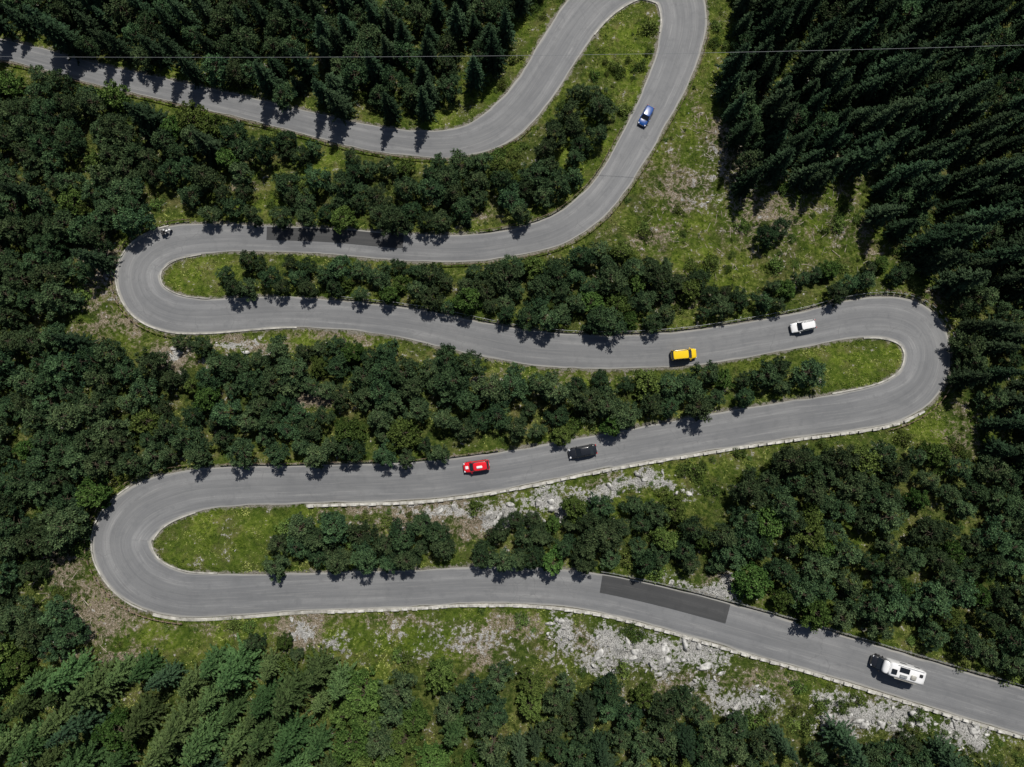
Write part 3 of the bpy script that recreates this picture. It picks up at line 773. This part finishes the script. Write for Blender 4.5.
boxp('roof_vent', (-2.9, -.3, 3.0), (.5, .5, .12), M_black, e, .04)
boxp('solar_panel', (-.3, -.4, 2.99), (1.5, .8, .05), M_glass, e, .01)
boxp('air_conditioner', (-1.8, .3, 3.05), (.85, .7, .22), M_conc, e, .08)
boxp('storage_box', (-.3, .55, 3.03), (1.1, .45, .18), M_steel, e, .05)
boxp('awning', (-.9, 1.2, 2.7), (3.6, .16, .16), M_conc, e, .04)
for sy in (-1, 1):
    boxp('side_window', (-.4, sy*1.165, 1.8), (1.0, .03, .5), M_glass, e, .01)
    boxp('side_window', (-2.6, sy*1.165, 1.8), (.8, .03, .5), M_glass, e, .01)
    boxp('roof_rail', (-1.2, sy*.98, 3.02), (4.2, .04, .05), M_black, e, .01)
    boxp('mirror', (2.75, sy*1.15, 1.5), (.14, .25, .3), M_black, e, .04)
    boxp('headlamp', (3.72, sy*.7, .82), (.2, .3, .18), M_lamp, e, .04)
    boxp('tail_lamp', (-3.76, sy*.95, .95), (.06, .16, .4), M_tail, e, .02)
    for wx in (2.95, -2.3): wheel('wheel', wx, sy*.93, .36, .26, e)
boxp('ladder', (-3.85, .5, 1.7), (.06, .4, 1.8), M_steel, e, .02)
place(e, 892, 664.5, -1)

e = bpy.data.objects.new('motorcycle', None); COL.objects.link(e)
for wx in (.72, -.72): wheel('wheel', wx, 0, .31, .13, e)
hull('fuel_tank', [(.42, .08, .72, .9), (.3, .17, .68, 1.0), (.05, .18, .68, 1.0), (-.12, .1, .7, .86)], M_white, e)
hull('seat', [(-.08, .1, .72, .82), (-.4, .15, .72, .82), (-.75, .11, .78, .88), (-.9, .06, .82, .9)], M_black, e)
hull('engine', [(.35, .12, .3, .66), (0, .2, .26, .68), (-.3, .14, .3, .66)], M_rim, e)
hull('fairing', [(.95, .08, .7, .95), (.75, .2, .6, 1.12), (.5, .2, .6, 1.05)], M_white, e)
boxp('handlebar', (.5, 0, 1.05), (.05, .75, .05), M_black, e, .015)
for sy in (-1, 1): boxp('pannier', (-.65, sy*.32, .65), (.45, .22, .35), M_black, e, .05)
V = []; Fs = []
limb(V, Fs, (.45, .0, .9), (.72, 0, .31), .04, .035, 8); limb(V, Fs, (-.1, 0, .45), (-.72, 0, .31), .05, .04, 8)
mesh_obj('fork', V, Fs, [M_steel], parent=e)
sv = [(-.3, 0, .92), (-.22, 0, 1.15), (-.1, 0, 1.38), (-.05, 0, 1.5), (-.08, .2, 1.38), (.18, .34, 1.22), (.45, .33, 1.1), (-.08, -.2, 1.38), (.18, -.34, 1.22), (.45, -.33, 1.1),
      (-.28, .14, .9), (.12, .25, .82), (-.1, .24, .42), (.05, .24, .36), (-.28, -.14, .9), (.12, -.25, .82), (-.1, -.24, .42), (.05, -.24, .36)]
se = [(0, 1), (1, 2), (2, 3), (2, 4), (4, 5), (5, 6), (2, 7), (7, 8), (8, 9), (0, 10), (10, 11), (11, 12), (12, 13), (0, 14), (14, 15), (15, 16), (16, 17)]
rad = [.16, .16, .17, .07, .09, .06, .045, .09, .06, .045, .11, .08, .06, .05, .11, .08, .06, .05]
me = bpy.data.meshes.new('rider'); me.from_pydata(sv, se, []); me.materials.append(M_black)
ro_ = bpy.data.objects.new('rider', me); COL.objects.link(ro_); ro_.parent = e
sk = ro_.modifiers.new('skin', 'SKIN')
for k, r in enumerate(rad): me.skin_vertices[0].data[k].radius = (r, r)
me.skin_vertices[0].data[0].use_root = True
sb = ro_.modifiers.new('sub', 'SUBSURF'); sb.levels = 1; sb.render_levels = 2
b2 = bmesh.new(); bmesh.ops.create_uvsphere(b2, u_segments=20, v_segments=12, radius=.15); me = bpy.data.meshes.new('helmet'); b2.to_mesh(me); b2.free(); me.materials.append(M_white)
ho = bpy.data.objects.new('helmet', me); COL.objects.link(ho); ho.parent = e; ho.location = (-.01, 0, 1.63); ho.scale = (1.15, .92, 1.05)
boxp('visor', (.1, 0, 1.64), (.1, .2, .1), M_glass, e, .03)
place(e, 169, 233, -1)

# ------------------------------------------------------------------ light, world, camera
l = bpy.data.lights.new('sun', 'SUN'); l.energy = 5.0; l.angle = math.radians(.5); l.color = (1, .96, .89)
lo = bpy.data.objects.new('sun', l); COL.objects.link(lo); lo.rotation_euler = (-sd).to_track_quat('-Z', 'Y').to_euler(); lo.location = (0, 60, 200)
w = bpy.data.worlds.new('World'); scene.world = w; w.use_nodes = True
nt = w.node_tree; nt.nodes.clear()
sky = nt.nodes.new('ShaderNodeTexSky'); sky.sky_type = 'NISHITA'; sky.sun_disc = False; sky.sun_elevation = SEL; sky.sun_rotation = SAZ
bg = nt.nodes.new('ShaderNodeBackground'); bg.inputs[1].default_value = .055
ou = nt.nodes.new('ShaderNodeOutputWorld'); nt.links.new(sky.outputs[0], bg.inputs[0]); nt.links.new(bg.outputs[0], ou.inputs[0])
cam = bpy.data.cameras.new('camera'); co = bpy.data.objects.new('camera', cam); COL.objects.link(co)
co.location = (0, 0, HC); co.rotation_euler = (0, 0, 0); cam.sensor_width = 36; cam.lens = 36*F/1024; cam.clip_end = 3000; cam.clip_start = .5
scene.camera = co
scene.view_settings.view_transform = 'Standard'; scene.view_settings.look = 'None'; scene.view_settings.exposure = 0
